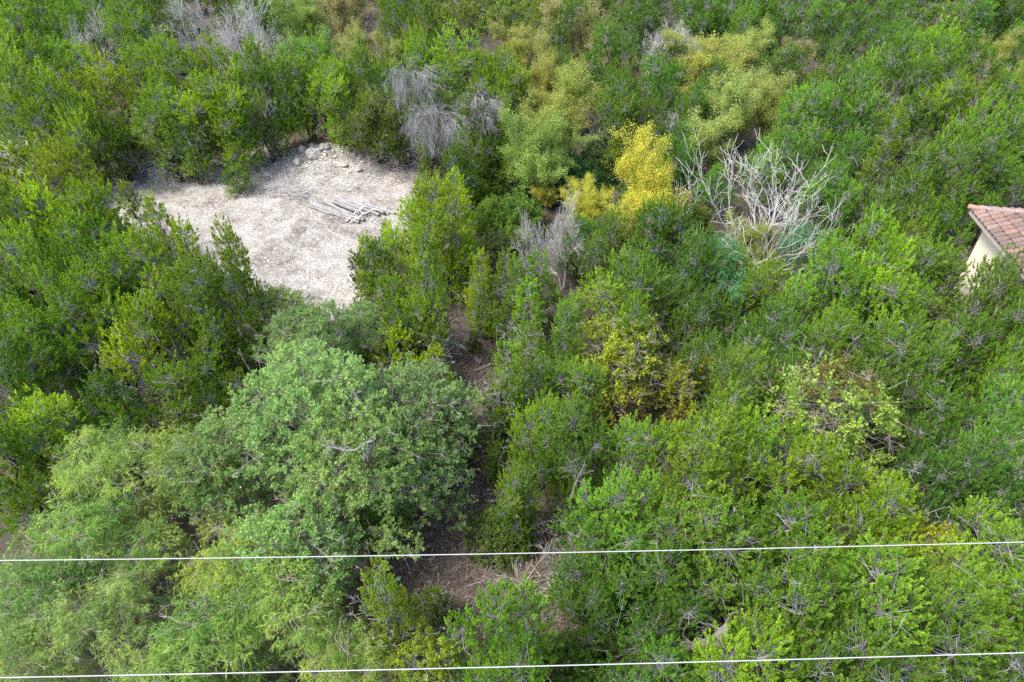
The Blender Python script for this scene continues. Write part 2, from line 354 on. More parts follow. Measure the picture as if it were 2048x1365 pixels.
def shrub(seed, D, H, dark, lite, leaf=(.05, .08), wide=.5, dens=9):
    rng = np.random.default_rng(seed); n = int(dens * D * D * 14); d = rdir(rng, n); d[:, 2] = np.abs(d[:, 2])
    P_ = d * np.array([D / 2, D / 2, H]) * rng.uniform(.5, 1, (n, 1)) * (1 + .3 * (vnoise(d[:, 0] * 2, d[:, 1] * 2 + d[:, 2], .5, seed)[:, None] - .5)); z = np.zeros((n, 1))
    S = np.hstack([P_ * np.array([.15, .15, 0]), P_, z + .012, z + .004, z + 1]); br = bark_tubes(rng, S, DARKBARK, (.17, .14, .12), 3)
    pd = nrm(d + np.array([0, 0, .5])); b1, d1, t1, i1 = spray(rng, P_ - pd * .12, pd, .3, 8, 1.1, .4)
    b2, d2, t2, i2 = spray(rng, b1, d1, .13, 7, 1.0, .6)
    c = jit(rng, lerp(dark, lite, rng.uniform(0, .6, n)[i1][i2] + .2 * t2 + rng.normal(0, .12, len(b2))), .14)
    cr = Buf(); ll = rng.uniform(*leaf, len(b2)); dia_leaves(cr, b2, d2, ll, ll * wide, c, rng)
    return None, br.mesh('branches', M['bark']), cr.mesh('crown', M['leaf']), D, H

# hue sets (albedo)
KIND = {
 'J': [juniper(11, 4.4, 5.6, 13, .95), juniper(12, 4.0, 5.4, 11, .95), juniper(13, 4.8, 5.4, 15, .98), juniper(14, 4.2, 6.0, 13, .90), juniper(15, 4.4, 5.2, 12, 1.05)],
 'K': [juniper(21, 3.2, 6.2, 12, .75, 'cone', stems=1), juniper(22, 3.0, 5.6, 11, .72, 'cone', stems=1, bald=.2), juniper(23, 3.6, 6.0, 13, .80, 'cone', stems=1)],
 'T': [juniper(31, 2.6, 3.2, 8, .62, 'cone', dark=(.08, .19, .03), lite=(.39, .60, .05), pl=.36, dens=10, bald=.15, nspr=15, dead=8, stems=1),
       juniper(32, 2.4, 2.4, 7, .66, 'round', pl=.34, dens=10, bald=.12, nspr=15, dead=8, stems=2)],
 'O': [oak(41, 6.4, 6.6, 25, .92), oak(42, 5.6, 6.2, 21, .9), oak(43, 5.0, 5.6, 17, .88)],
 'M': [mesquite(51, 5.4, 6.0, 17, .78), mesquite(52, 4.8, 5.6, 15, .78), mesquite(53, 4.4, 5.4, 14, .74)],
 'E': [elm(61, 7.0, (.17, .27, .05), (.49, .53, .15)), elm(62, 6.4, (.17, .27, .05), (.49, .53, .15)), elm(63, 6.6, (.16, .27, .05), (.47, .51, .14), dens=.9, stems=4)],
 'Y': [elm(64, 6.6, (.24, .36, .05), (.80, .76, .10), dens=1.0, stems=5, spread=.2), elm(65, 5.8, (.24, .36, .05), (.80, .76, .10), dens=1.0, stems=5, spread=.2)],
 'G': [oak(71, 5.2, 6.0, 16, 1.0, dark=(.08, .16, .03), lite=(.36, .46, .07), leaf=(.07, .11), tip=(.38, .33, .05), dens=5.5, bald=.3),
       oak(72, 4.6, 5.4, 14, .95, dark=(.08, .16, .03), lite=(.36, .46, .07), leaf=(.07, .11), tip=(.38, .33, .05), dens=5.5, bald=.3)],
 'B': [elm(81, 6.0, (.24, .22, .09), (.46, .42, .19), dens=1), elm(82, 5.4, (.24, .22, .09), (.44, .40, .18), dens=.9)],
 'D': [deadtree(91, 5.2, (.50, .49, .47), 2, .35, kids=(12, 9, 6), ln=(.36, .6), up=.08), deadtree(92, 4.6, (.47, .46, .44), 2, .4, kids=(13, 9, 6), up=.05)],
 'W': [deadtree(97, 6.4, (.43, .42, .40), 11, .8, kids=(5, 4, 3), ang=(24, 46), ln=(.38, .56), up=.075, wob=.19, r=.011, first=.3, minr=.009, taper=.7)],
 'V': [vinemound(101, 4.4, 4.6, (.12, .22, .03), (.47, .60, .12), (.20, .11, .05)), ],
 'U': [vinemound(102, 3.6, 4.2, (.14, .20, .02), (.42, .44, .05), (.26, .17, .05), 8, .85)],
 'S': [shrub(111, 2.2, 1.7, (.05, .13, .035), (.19, .34, .08)), shrub(112, 2.4, 1.9, (.08, .15, .025), (.27, .36, .05)), shrub(113, 1.8, 1.3, (.07, .12, .04), (.22, .28, .08))],
 'F': [mesquite(121, 4.6, 4.6, 12, .95, dark=(.06, .20, .07), lite=(.20, .44, .17))],
}
NAMES = {'J': ('juniper_tree', 'juniper tree'), 'K': ('spire_juniper', 'juniper tree'), 'T': ('young_juniper', 'young juniper'), 'O': ('oak_tree', 'oak tree'), 'M': ('mesquite_tree', 'mesquite tree'),
         'E': ('elm_tree', 'elm tree'), 'Y': ('golden_elm', 'elm tree'), 'G': ('broadleaf_tree', 'broadleaf tree'), 'B': ('brown_elm', 'elm tree'), 'D': ('dead_tree', 'dead tree'), 'W': ('bare_tree', 'dead tree'),
         'V': ('vine_covered_tree', 'vine covered tree'), 'U': ('vine_covered_tree', 'vine covered tree'), 'S': ('shrub', 'shrub'), 'F': ('feathery_tree', 'tree')}
GROUPS = {'J': 'round junipers of the wood', 'K': 'pointed junipers of the wood', 'T': 'young junipers of the wood', 'O': 'pale green oaks', 'M': 'mesquites by the wires', 'E': 'turning elms', 'Y': 'golden elms', 'G': 'broadleaf trees among the junipers',
          'B': 'browning elms', 'D': 'dead grey trees', 'S': 'low shrubs', 'V': 'vine covered trees', 'U': 'vine covered trees'}
# tints multiply the leaf colour: (r, g, b), word
TINT = {'n': ((1, 1, 1), 'green'), 'y': ((1.25, 1.14, .80), 'yellow green'), 'd': ((.72, .78, .85), 'dark green'), 'b': ((.78, .92, 1.0), 'deep green'),  # dark green also paints canopy shade into junipers round the hollow, one at left
        'g': ((.95, .92, 1.5), 'grey green'), 'o': ((1.22, .95, 1.0), 'olive'), 'p': ((1.10, 1.08, 1.05), 'pale green')}

# ------------------------------------------------------------ catalogue of trees read off the photograph: kind, crown centre u, v, crown width (photo pixels), tint, label or None
CAT = """
J 60 60 190 n|J 25 150 180 n|J 190 60 150 b|J 275 70 150 b|J 110 25 130 d|J 330 30 120 d|J 585 40 130 b|J 20 20 120 d
D 165 88 115 n 7.5|D 325 85 115 n 7.5|D 405 45 125 n 8|D 478 48 125 n 8|D 548 98 85 n 7|D 440 95 90 n 7
B 700 55 150 n|E 640 40 120 n|E 750 100 120 n|E 610 120 130 b|J 800 40 130 d|J 850 70 140 d
J 50 200 190 n|J 140 150 160 n|J 215 200 180 y|J 290 160 160 n|J 130 245 170 n|J 350 160 160 n|J 340 245 170 n|J 430 150 160 n|J 430 225 190 y|J 520 170 150 n|J 520 215 120 n|J 600 185 140 n|J 640 150 130 b|J 675 200 140 n|J 730 170 140 n|J 745 235 120 n|J 790 270 90 d
J 470 352 80 n 1.9|T 350 325 74 n|T 392 335 66 n|T 190 322 120 n|T 235 300 90 d|T 258 402 70 y|J 228 285 110 d
J 60 385 230 y|J 145 388 170 y|J 30 470 200 n|J 120 470 220 y|J 205 462 170 y|J 190 540 230 n|K 335 480 130 y|K 395 520 140 y|K 488 560 150 y|J 300 580 220 n|J 420 630 210 n|J 60 580 230 n|J 190 640 230 n|J 310 690 230 y|J 90 700 200 d|J 440 720 170 n|J 370 800 220 n|J 30 760 220 d|J 230 830 190 d|J 110 880 240 y|J 20 940 220 n|J 200 1000 150 d|J 480 800 150 n|K 530 640 90 n|J 20 660 180 n
O 640 690 260 n|O 560 640 190 y|O 735 665 170 n|O 620 820 400 p|O 830 830 300 n|O 480 930 330 p|O 700 960 380 p|O 850 950 240 n|O 590 1100 340 p|F 835 665 120 d
T 800 715 130 y|T 870 745 110 y|T 720 735 110 n|K 905 800 120 n
M 240 950 300 n|M 400 960 300 y|M 165 1085 280 n|M 480 1150 270 y|M 300 1115 230 p|M 60 1200 300 d|M 220 1270 320 n|M 420 1290 310 p|M 580 1250 320 y|M 60 1340 320 n|M 700 1340 280 y|M 330 1390 300 n|G 830 1330 220 y
J 825 480 150 y|J 880 460 190 y|J 745 540 140 n|K 850 580 170 n|J 930 520 130 y|J 790 620 150 n|K 842 440 110 y|K 900 400 110 y|K 735 535 90 y|K 960 600 90 n|T 950 690 60 d
K 1005 760 160 n|K 1080 790 140 n|K 1060 640 150 n|K 1010 640 80 n|K 1120 700 140 n|J 1150 800 180 n|J 1080 880 170 n|J 1150 900 200 n|J 1040 1000 140 n|T 930 890 100 d|T 1000 870 120 n|K 960 560 100 y|K 1000 560 110 n|K 1040 590 110 d|T 985 650 80 n|K 1060 720 120 n|T 990 930 100 d|T 1040 830 90 n|K 1090 560 120 n|J 1410 660 170 d|J 1330 640 150 d|J 1400 740 140 d|J 1190 640 220 y|J 1260 600 180 n|J 1160 480 120 b|J 1230 490 140 n|J 1300 560 150 b|K 1250 690 150 y
D 1078 490 90 n 5.5|D 1130 465 90 n 5.5|S 1040 430 110 y|S 990 430 90 n|T 1030 560 80 n
U 1235 740 230 n|U 1340 790 150 n|S 1370 850 120 o|U 1420 760 110 y|S 1000 1060 130 o
J 915 140 220 n|J 838 140 110 n 6.6|J 968 170 110 n 6.4|J 860 230 140 d|J 970 250 160 n|J 930 330 130 d|J 1010 170 150 n|S 980 350 150 n|S 1060 350 150 b|S 1130 350 130 b|S 930 390 110 y|J 1000 300 120 d
E 1070 110 120 y|E 1110 220 190 y|E 1080 290 160 n|E 1150 250 130 y|Y 1168 400 85 n 4.0|Y 1300 375 135 n 7.4|E 1270 450 120 y|E 1090 160 140 y|S 1210 320 110 b|G 1240 310 90 y|Y 1095 385 50 o
J 1150 75 130 d|J 1210 130 130 n|J 1275 55 140 d|J 1400 50 140 d|J 1425 185 110 b|J 1385 230 110 d|J 1335 325 100 b|J 1550 60 140 d|J 1120 165 110 n|J 1500 30 140 d|J 1350 150 110 d|J 1240 200 110 b|B 1180 90 140 n|B 1130 40 140 n|B 1240 150 110 n|G 930 40 150 n|G 1010 50 150 n|G 1080 30 110 y|G 870 60 120 n
E 1460 150 190 y|E 1440 240 200 n|E 1530 200 150 n|E 1465 120 130 y|B 1590 130 90 n|D 1310 95 110 n|D 1385 100 110 n|J 1310 180 150 b|J 1240 230 130 n|J 1370 290 110 b|D 1345 250 90 n|J 1300 260 120 d
J 1600 260 150 n|J 1650 190 150 n|J 1700 230 170 b|J 1780 160 160 n|J 1860 140 170 y|J 1930 180 160 n|B 1965 150 90 o|E 2030 130 120 y|J 2010 220 170 n|J 1900 240 170 y|J 1820 250 150 b|K 1765 320 130 y|J 1700 330 130 b|J 1850 370 170 n|J 1940 310 170 n|J 2020 300 160 b|J 1800 440 170 n|J 1870 480 150 d|J 1980 380 140 d|J 1740 430 130 d|J 1650 400 150 b|J 1560 330 150 b
W 1545 400 400 n 8.4|J 1530 590 150 y|J 1465 560 130 n|J 1425 530 120 b|F 1420 555 190 n|F 1610 510 170 b|E 1500 480 110 y|S 1480 610 130 o|J 1370 620 150 d
J 1720 540 220 y|J 1640 600 210 n|J 1820 570 190 n|J 1760 640 230 y|K 1900 600 150 n|J 1965 620 160 n 6.9|K 2040 635 150 y 7.1|J 2000 700 200 n 6.6|J 1650 720 220 n|J 1540 700 190 b|J 1780 760 220 n|J 1900 720 170 n|J 2010 720 170 y|J 1480 790 200 n|J 1560 800 200 d|J 1860 860 200 b|J 1980 860 230 b
V 1650 850 330 n|J 1500 930 260 y|J 1380 960 280 y|J 1280 940 220 n|J 1240 1060 280 n|K 1450 880 170 y|J 1620 1000 260 y|J 1180 1120 200 n|J 1400 1100 320 n|J 1560 1120 300 n|J 1320 1200 280 b|J 1720 1080 280 y|J 1850 1000 240 b|J 1960 960 260 b|J 1720 1230 330 n|J 1560 1260 320 n|U 1850 1130 240 y|J 1960 1140 300 p|J 2020 1040 240 b|J 1860 1280 330 p|J 1480 1370 300 y|J 1300 1360 260 b|J 2030 1290 320 p|J 1680 1370 330 n|J 1180 1230 160 b
J 1010 1290 280 b|K 780 1200 200 n|T 760 1060 170 d|T 870 1220 110 d|S 1140 1340 160 b|S 1070 1390 160 n
"""
RSM = random.Random(5)
TREES = []
for line in CAT.strip().splitlines():
    for e in line.split('|'):
        tk = e.split(); hv = RSM.uniform(.82, 1.15) if tk[0] in 'JK' else 1.0; k, u, v, wd, t = tk[:5]; u, v, wd = float(u), float(v), float(wd); fh = float(tk[5]) if len(tk) > 5 else 0
        kf = {'J': 1.5, 'K': 2.0, 'T': 1.15, 'O': 1.08, 'M': 1.15, 'E': 1.35, 'Y': 1.35, 'G': 1.2, 'B': 1.3, 'D': 1.35, 'W': 1.35, 'V': 1.1, 'U': 1.15, 'S': .75, 'F': 1.05}[k]
        hmax = {'W': 8.5, 'K': 7.6, 'J': 7.4, 'S': 2.4, 'T': 3.2}.get(k, 7.0); z = 3.0
        for _ in range(8):
            x, y, t_ = at(u, v, z); Dm = wd * t_ / F; H = fh or max(min(hmax, Dm * kf) * hv, 1.0)
            z = hz1(x, y) + H * (.6 if k not in 'ST' else .5)
        TREES.append([k, x, y, Dm, H, t, u, v, False])
# filler: the rest of the wood, kept off the clearing, the track and the house
rng = np.random.default_rng(77)
def near(x, y, r):
    for q in TREES:
        if (q[1] - x) ** 2 + (q[2] - y) ** 2 < ((q[3] * .5) * .75 + r * .8) ** 2: return True
    return False
cand = []
yy = 6.0
while yy < 112:
    st = 3.0 if yy < 45 else 4.0
    xx = -(yy * .8 + 16)
    while xx < yy * .8 + 16:
        cand.append((xx + rng.uniform(-1.2, 1.2), yy + rng.uniform(-1.2, 1.2))); xx += st
    yy += st
rng.shuffle(cand)
for x, y in cand:
    r = rng.uniform(2.2, 3.1) if y > 52 else rng.uniform(1.6, 2.4) if y > 38 else rng.uniform(1.0, 2.0)
    if poly_sd(np.array([x]), np.array([y]), CLEAR)[0] > -r - .3 or poly_sd(np.array([x]), np.array([y]), TRACK)[0] > -r * .8 or poly_sd(np.array([x]), np.array([y]), CLEAR2)[0] > -1: continue
    if x > 15.0 and 6 < y < 27.5: continue
    u, v, d = pix(x, y, 3)
    if u < -270 or u > 2320 or v < -105 or v > 1600: continue
    if near(x, y, r): continue
    k = rng.choice(['J', 'K', 'G', 'E'], p=[.78, .12, .06, .04]) if r > 1.45 else rng.choice(['T', 'S', 'K'], p=[.4, .3, .3])
    if k == 'K': r *= .75
    H = r * 2 * {'J': 1.28, 'K': 1.85, 'G': 1.2, 'E': 1.35, 'T': 1.1, 'S': .75}[k]
    t = rng.choice(['b', 'd', 'd']) if (y > 46 and x > 3) else rng.choice(['n', 'b', 'd', 'y'], p=[.45, .25, .15, .15]) if y > 34 else rng.choice(['n', 'd', 'b'])
    TREES.append([k, x, y, 2 * r, min(H, 6.6), t, u, v, True])

BLK = []
def blocks(q):
    k, x, y, D, H = q[:5]; u, v, d = pix(x, y, H * .58); f_ = .36 if k in 'DWEYB' else .44
    return u, v, d, f_ * D * F / d, F / d * (H * .33 * cp + D * .3 * sp)
BLK = [blocks(q) for q in TREES]
def seen(x, y):
    u, v, d = pix(x, y, .4)
    return not any(b[2] < d + .5 and ((u - b[0]) / b[3]) ** 2 + ((v - b[1]) / b[4]) ** 2 < 1 for b in BLK)
yy = 12.0; n2 = 0
while yy < 104:
    st = 1.9 if yy < 45 else 2.6; xx = -(yy * .8 + 4)
    while xx < yy * .8 + 4:
        x, y = xx + rng.uniform(-.7, .7), yy + rng.uniform(-.7, .7); xx += st; r = rng.uniform(.8, 1.3) * (1 if y < 45 else 1.5)
        if poly_sd(np.array([x]), np.array([y]), CLEAR)[0] > -r or poly_sd(np.array([x]), np.array([y]), TRACK)[0] > -.1 or poly_sd(np.array([x]), np.array([y]), CLEAR2)[0] > -1.2 or (x > 15 and y < 27.5): continue
        u, v, d = pix(x, y, 1)
        if u < -40 or u > 2090 or v < -30 or v > 1420 or not seen(x, y): continue
        if any((q[1] - x) ** 2 + (q[2] - y) ** 2 < (r * .9) ** 2 for q in TREES): continue
        k = rng.choice(['T', 'S', 'K', 'J'], p=[.25, .3, .2, .25]); H = min(5.5, r * 2 * {'J': 1.5, 'K': 2.1, 'T': 1.2, 'S': .8}[k])
        TREES.append([k, x, y, 2 * r, H, rng.choice(['n', 'b', 'd'], p=[.4, .3, .3]), u, v, True]); BLK.append(blocks(TREES[-1])); n2 += 1
    yy += st
# ------------------------------------------------------------ things: linking, tagging, copying
def tag(o, label=None, cat=None, group=None, kind=None):
    for k, val in (('label', label), ('category', cat), ('group', group), ('kind', kind)):
        if val: o[k] = val
    return o
def link(name, me, parent=None, loc=None, colr=None):
    o = bpy.data.objects.new(name, me); col.objects.link(o)
    if parent: o.parent = parent
    if loc is not None: o.location = loc
    if colr: o.color = (*colr, 1)
    return o
LANDMARKS = [(690, 420, 'grey log pile'), (600, 385, 'brush pile in the clearing'), (470, 355, 'round shrub in the clearing'), (590, 315, 'limestone rubble mound'), (1545, 400, 'bare white tree'),
             (1300, 370, 'tall golden elm'), (1975, 470, 'tiled house roof'), (1650, 840, 'pale vine covered mound'), (1240, 740, 'yellow vine covered tree'), (640, 850, 'largest pale oak'),
             (930, 705, 'fallen log on the track'), (1100, 490, 'dead grey snags'), (860, 240, 'hanging grey dead branches'), (450, 60, 'cluster of dead grey trees'), (700, 70, 'tan elm above the clearing'),
             (1460, 150, 'broad yellowing elm'), (1350, 700, 'dark hollow'), (980, 1130, 'dry grass track'), (1110, 200, 'yellow elm beside the junipers'), (300, 1100, 'feathery mesquites'), (1420, 1280, 'broken grey trunk'),
             (220, 720, 'pale rock ledge'), (165, 92, 'lone dead grey tree'), (1340, 95, 'twin dead grey trees'), (950, 40, 'olive broadleaf trees'), (1010, 1290, 'bushy juniper under the lower wire'), (1965, 150, 'amber elm above the roof')]
ORD = ['', 'second ', 'third ', 'fourth ', 'fifth ', 'sixth ', 'seventh ', 'eighth ', 'ninth ', 'tenth ', 'eleventh ', 'twelfth ']
SPECIAL = {'W': 'large bare white tree fanning its leafless branches above the junipers', 'V': 'pale vine covered tree with brown dead tangle beneath its crown'}
def phrase(k, t, D):
    size = 'small ' if D < 2.2 else ('large ' if D > 4.8 else '')
    tw = TINT[t][1]
    return {'J': f'{size}{tw} round juniper', 'K': f'{size}{tw} pointed juniper', 'T': f'{tw} young juniper', 'O': f'{size}{tw} oak with domed crown', 'M': f'{tw} feathery mesquite',
            'E': f'{size}{"yellow" if t == "y" else tw} thin leaved elm', 'Y': f'{size}{"amber" if t == "o" else "golden"} elm', 'G': f'{tw} broadleaf tree', 'B': f'{size}{"amber" if t == "o" else "tan"} elm',
            'D': f'{size}dead grey tree with fine twigs', 'U': f'{tw} vine covered tree', 'S': f'low {tw} shrub', 'F': f'{tw} feathery tree'}.get(k, 'tree')
slots = {}
for i, q in enumerate(TREES):
    k, x, y, D, H, t, u, v, fil = q
    best = sorted(((math.hypot(u - a, (v - b) * 1.15), a, b, n) for a, b, n in LANDMARKS))
    best = [b_ for b_ in best if b_[0] > 25][0]
    dist, a, b, n = best; du, dv = u - a, v - b
    rel = ('left of' if du < 0 else 'right of') if abs(du) > abs(dv) else ('beyond' if dv < 0 else 'this side of')
    slots.setdefault((phrase(k, t, D), rel, n), []).append((dist, i))
LABEL = {}
for (ph, rel, n), L in slots.items():
    for r_, (dist, i) in enumerate(sorted(L)): LABEL[i] = f'{ORD[min(r_, 11)]}{ph} {rel} the {n}'
cnt = {}
for i, q in enumerate(TREES):
    k, x, y, D, H, t, u, v, fil = q
    cnt[k] = cnt.get(k, -1) + 1; var = KIND[k][cnt[k] % len(KIND[k])]; tm, bm, cm, D0, H0 = var
    o = link(NAMES[k][0], None, loc=(x, y, hz1(x, y) - .02)); o.empty_display_size = .3
    o.rotation_euler = (0, 0, RSM.uniform(0, 6.28)); sx = D / D0; sz = H / H0; o.scale = (sx, sx, sz)
    if k == 'W': o.rotation_euler.z = 0.4
    tag(o, SPECIAL.get(k, LABEL[i]), NAMES[k][1], GROUPS.get(k))
    j = .07; bv = RSM.uniform(.80, 1.22) if k in 'JKT' else RSM.uniform(.92, 1.1); wm = (1.22, 1.09, .85) if (k in 'JKT' and x < 1) else (1, 1, 1); tc = tuple(c * bv * m_ for c, m_ in zip(TINT[t][0], wm)); tc = (1.0, .88, 1.3) if k in 'YB' and t == 'o' else (1.08, 1.02, .9) if k in 'EMO' and t == 'y' else tc; tc = tuple(c * RSM.uniform(1 - j, 1 + j) for c in tc)
    for nm, me in (('trunk', tm), ('branches', bm), ('crown', cm)):
        if me is None: continue
        c = link(nm, me, o)
        if nm == 'crown': c.color = (*tc, 1)
HERO_OAK = min((i for i, q in enumerate(TREES) if q[0] == 'O'), key=lambda i: abs(TREES[i][6] - 700) + abs(TREES[i][7] - 960))

# ------------------------------------------------------------ ground
def ground():
    xs = np.concatenate([-np.geomspace(2000, 72, 14), np.arange(-70, 70.1, .35), np.geomspace(72, 2000, 14)])
    ys = np.concatenate([-np.geomspace(2000, 8, 14), np.arange(-6, 100, .35), np.geomspace(101, 2500, 14)])
    X, Y = np.meshgrid(xs, ys); Z = hz(X, Y); far = np.maximum(np.abs(X) - 75, np.maximum(Y - 105, -Y - 8)); Z = np.where(far > 0, Z * np.exp(-np.maximum(far, 0) / 50), Z)
    n, m = X.shape; i = np.arange(n * m).reshape(n, m); f = np.stack([i[:-1, :-1], i[:-1, 1:], i[1:, 1:], i[1:, :-1]], -1).reshape(-1, 4)
    fx, fy = X.ravel(), Y.ravel(); s1 = np.maximum(poly_sd(fx, fy, CLEAR), poly_sd(fx, fy, CLEAR2)); s2 = poly_sd(fx, fy, TRACK)
    a = sstep(-1.5, .8, s1 + 1.6 * (vnoise(fx, fy, 1.6, 9) - .5)); b = sstep(-1.2, .8, s2 + 1.6 * (vnoise(fx, fy, 1.3, 8) - .5))
    bf = Buf(); bf.add(np.stack([fx, fy, Z.ravel()], 1), f, np.stack([a, b, a * 0], 1))
    m_, nt, B = newmat('earth', .95); tc = nt.nodes.new('ShaderNodeTexCoord'); vec = tc.outputs['Object']
    at_ = nt.nodes.new('ShaderNodeAttribute'); at_.attribute_name = 'col'; sep = nt.nodes.new('ShaderNodeSeparateColor'); nt.links.new(at_.outputs['Color'], sep.inputs[0])
    n1 = noise(nt, 1.1, 6, vec, .7); n2 = noise(nt, 9, 6, vec, .75); n3 = noise(nt, .5, 3, vec); n4 = noise(nt, 34, 3, vec, .7)
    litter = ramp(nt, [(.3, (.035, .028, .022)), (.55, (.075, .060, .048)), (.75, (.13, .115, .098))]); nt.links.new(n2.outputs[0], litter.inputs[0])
    cal = ramp(nt, [(.36, (.11, .096, .082)), (.45, (.26, .24, .215)), (.54, (.41, .402, .38)), (.72, (.56, .56, .535))]); nt.links.new(n2.outputs[0], cal.inputs[0])
    brn = ramp(nt, [(.3, (.13, .108, .088)), (.7, (.32, .285, .245))]); nt.links.new(n4.outputs[0], brn.inputs[0])
    pf = ramp(nt, [(.44, (0, 0, 0)), (.62, (.8, .8, .8))]); nt.links.new(n1.outputs[0], pf.inputs[0])
    calm = mix(nt, cal.outputs[0], brn.outputs[0], pf.outputs[0])
    trk = ramp(nt, [(.3, (.07, .055, .042)), (.55, (.15, .12, .095)), (.78, (.29, .255, .215))]); nt.links.new(n2.outputs[0], trk.inputs[0])
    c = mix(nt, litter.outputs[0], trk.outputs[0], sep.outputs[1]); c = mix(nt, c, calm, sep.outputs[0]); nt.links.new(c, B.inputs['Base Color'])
    bump(nt, B, n4.outputs[0], .6, .05)
    o = link('ground', bf.mesh('ground', m_, True)); o['kind'] = 'structure'
ground()

# ------------------------------------------------------------ stones, rocks
def rock_mesh(seed, sx, sy, sz, colr=(.50, .46, .41)):
    import bmesh
    rng = np.random.default_rng(seed); bm = bmesh.new(); bmesh.ops.create_icosphere(bm, subdivisions=3, radius=1)
    P_ = [(nrm(rng.normal(size=3)), rng.uniform(.62, .95)) for _ in range(11)]
    V = np.array([v.co[:] for v in bm.verts])
    for n_, h in P_:
        e = V @ n_ - h; V -= np.maximum(e, 0)[:, None] * n_
    V *= 1 + .05 * rng.normal(size=(len(V), 1)); V *= np.array([sx, sy, sz]); V[:, 2] += sz * .35
    Fc = np.array([[v.index for v in f.verts] for f in bm.faces]); bm.free()
    b = Buf(); b.add(V, Fc, jit(rng, np.tile(colr, (len(V), 1)), .06)); return b.mesh('rock', M['stone'])
RK = [(487, 335, .55, .28, .20, 'long flat grey rock at the near left foot of the rubble mound'), (503, 346, .42, .30, .22, 'squat pale rock beside the long flat rock on the mound'), (518, 318, .45, .25, .15, 'flat rock on the sloping left flank of the mound'),
      (556, 303, .75, .32, .22, 'broad pale slab along the crest of the rubble mound'), (590, 305, .38, .28, .26, 'small grey block beside the crest slab'), (608, 303, .42, .34, .34, 'dark grey boulder beside the biggest boulder'),
      (629, 307, .62, .36, .48, 'biggest upright pale boulder on top of the mound'), (652, 322, .42, .34, .30, 'pale boulder stepping down from the biggest boulder'), (597, 331, .38, .30, .26, 'lone boulder in the middle of the rubble slope'),
      (686, 333, .40, .28, .22, 'grey rock on the far slope towards the broken juniper'), (713, 344, .42, .26, .18, 'flat grey rock lowest on the mound by the broken juniper'), (500, 330, .26, .2, .16, 'small whitish rock between the flat rocks of the mound'),
      (430, 330, .5, .34, .24, 'grey rock under the juniper trunk at the clearing edge'), (66, 290, 1.0, .6, .28, 'wide grey ledge rock beyond the yellow green junipers'), (25, 297, .9, .5, .22, 'low grey ledge rock at the photo edge'), (45, 312, .6, .35, .2, 'smaller grey ledge rock before the wide ledge'),
      (222, 718, .8, .35, .22, 'pale slab in the gap among the near junipers'), (205, 728, .42, .3, .2, 'small white rock beside the slab in the juniper gap'), (140, 796, .6, .45, .3, 'buff rock in the lower juniper gap'), (988, 965, .3, .22, .14, 'buff stone on the bare patch of the track')]
for i, (u, v, a, b, c, lab) in enumerate(RK):
    x, y, z = atg(u, v); o = link('rock', rock_mesh(300 + i, a * 1.0, b * 1.0, c * 1.05, [(.42, .40, .36), (.34, .33, .31), (.42, .395, .35)][i % 3]), loc=(x, y, z - .03))
    o.rotation_euler = (RSM.uniform(-.12, .12), RSM.uniform(-.12, .12), RSM.uniform(-.5, .5)); tag(o, lab, 'rock', 'rocks of the mound and ledges')
def gravel():
    rng = np.random.default_rng(8); bx = np.array(CLEAR); n = 26000
    x = rng.uniform(bx[:, 0].min(), bx[:, 0].max(), n); y = rng.uniform(bx[:, 1].min(), bx[:, 1].max(), n); sd = poly_sd(x, y, CLEAR)
    md = np.exp(-(((x - MX) / 3.6) ** 2 + ((y - MY) / 2.4) ** 2)); k = (sd > -.3) & (rng.random(n) < .35 + .65 * md); x, y, md = x[k], y[k], md[k]; n = len(x)
    s = rng.lognormal(-3.6, .5, n) * (1 + 1.2 * md); base = np.array([(1, 0, 0), (-1, 0, 0), (0, 1, 0), (0, -1, 0), (0, 0, 1), (0, 0, -.4)], float)
    sc3 = s[:, None, None] * rng.uniform(.6, 1.4, (n, 1, 3)) * np.array([1, 1, .6]); V = base[None] * sc3 * rng.uniform(.7, 1.2, (n, 6, 1))
    a = rng.uniform(0, 6.28, n); ca, sa = np.cos(a)[:, None], np.sin(a)[:, None]; X = V[..., 0] * ca - V[..., 1] * sa; Y = V[..., 0] * sa + V[..., 1] * ca
    V = np.stack([X + x[:, None], Y + y[:, None], V[..., 2] + hz(x, y)[:, None] + s[:, None] * .1], -1)
    f = np.array([(0, 2, 4), (2, 1, 4), (1, 3, 4), (3, 0, 4), (2, 0, 5), (1, 2, 5), (3, 1, 5), (0, 3, 5)]); f = (f[None] + (np.arange(n) * 6)[:, None, None]).reshape(-1, 3)
    b = Buf(); b.add(V, f, np.repeat(jit(rng, lerp((.40, .34, .28), (.74, .70, .64), rng.random(n)), .08), 6, 0))
    tag(link('gravel', b.mesh('gravel', M['stone'])), 'loose pale limestone gravel strewn over the clearing', 'gravel', kind='stuff')
gravel()

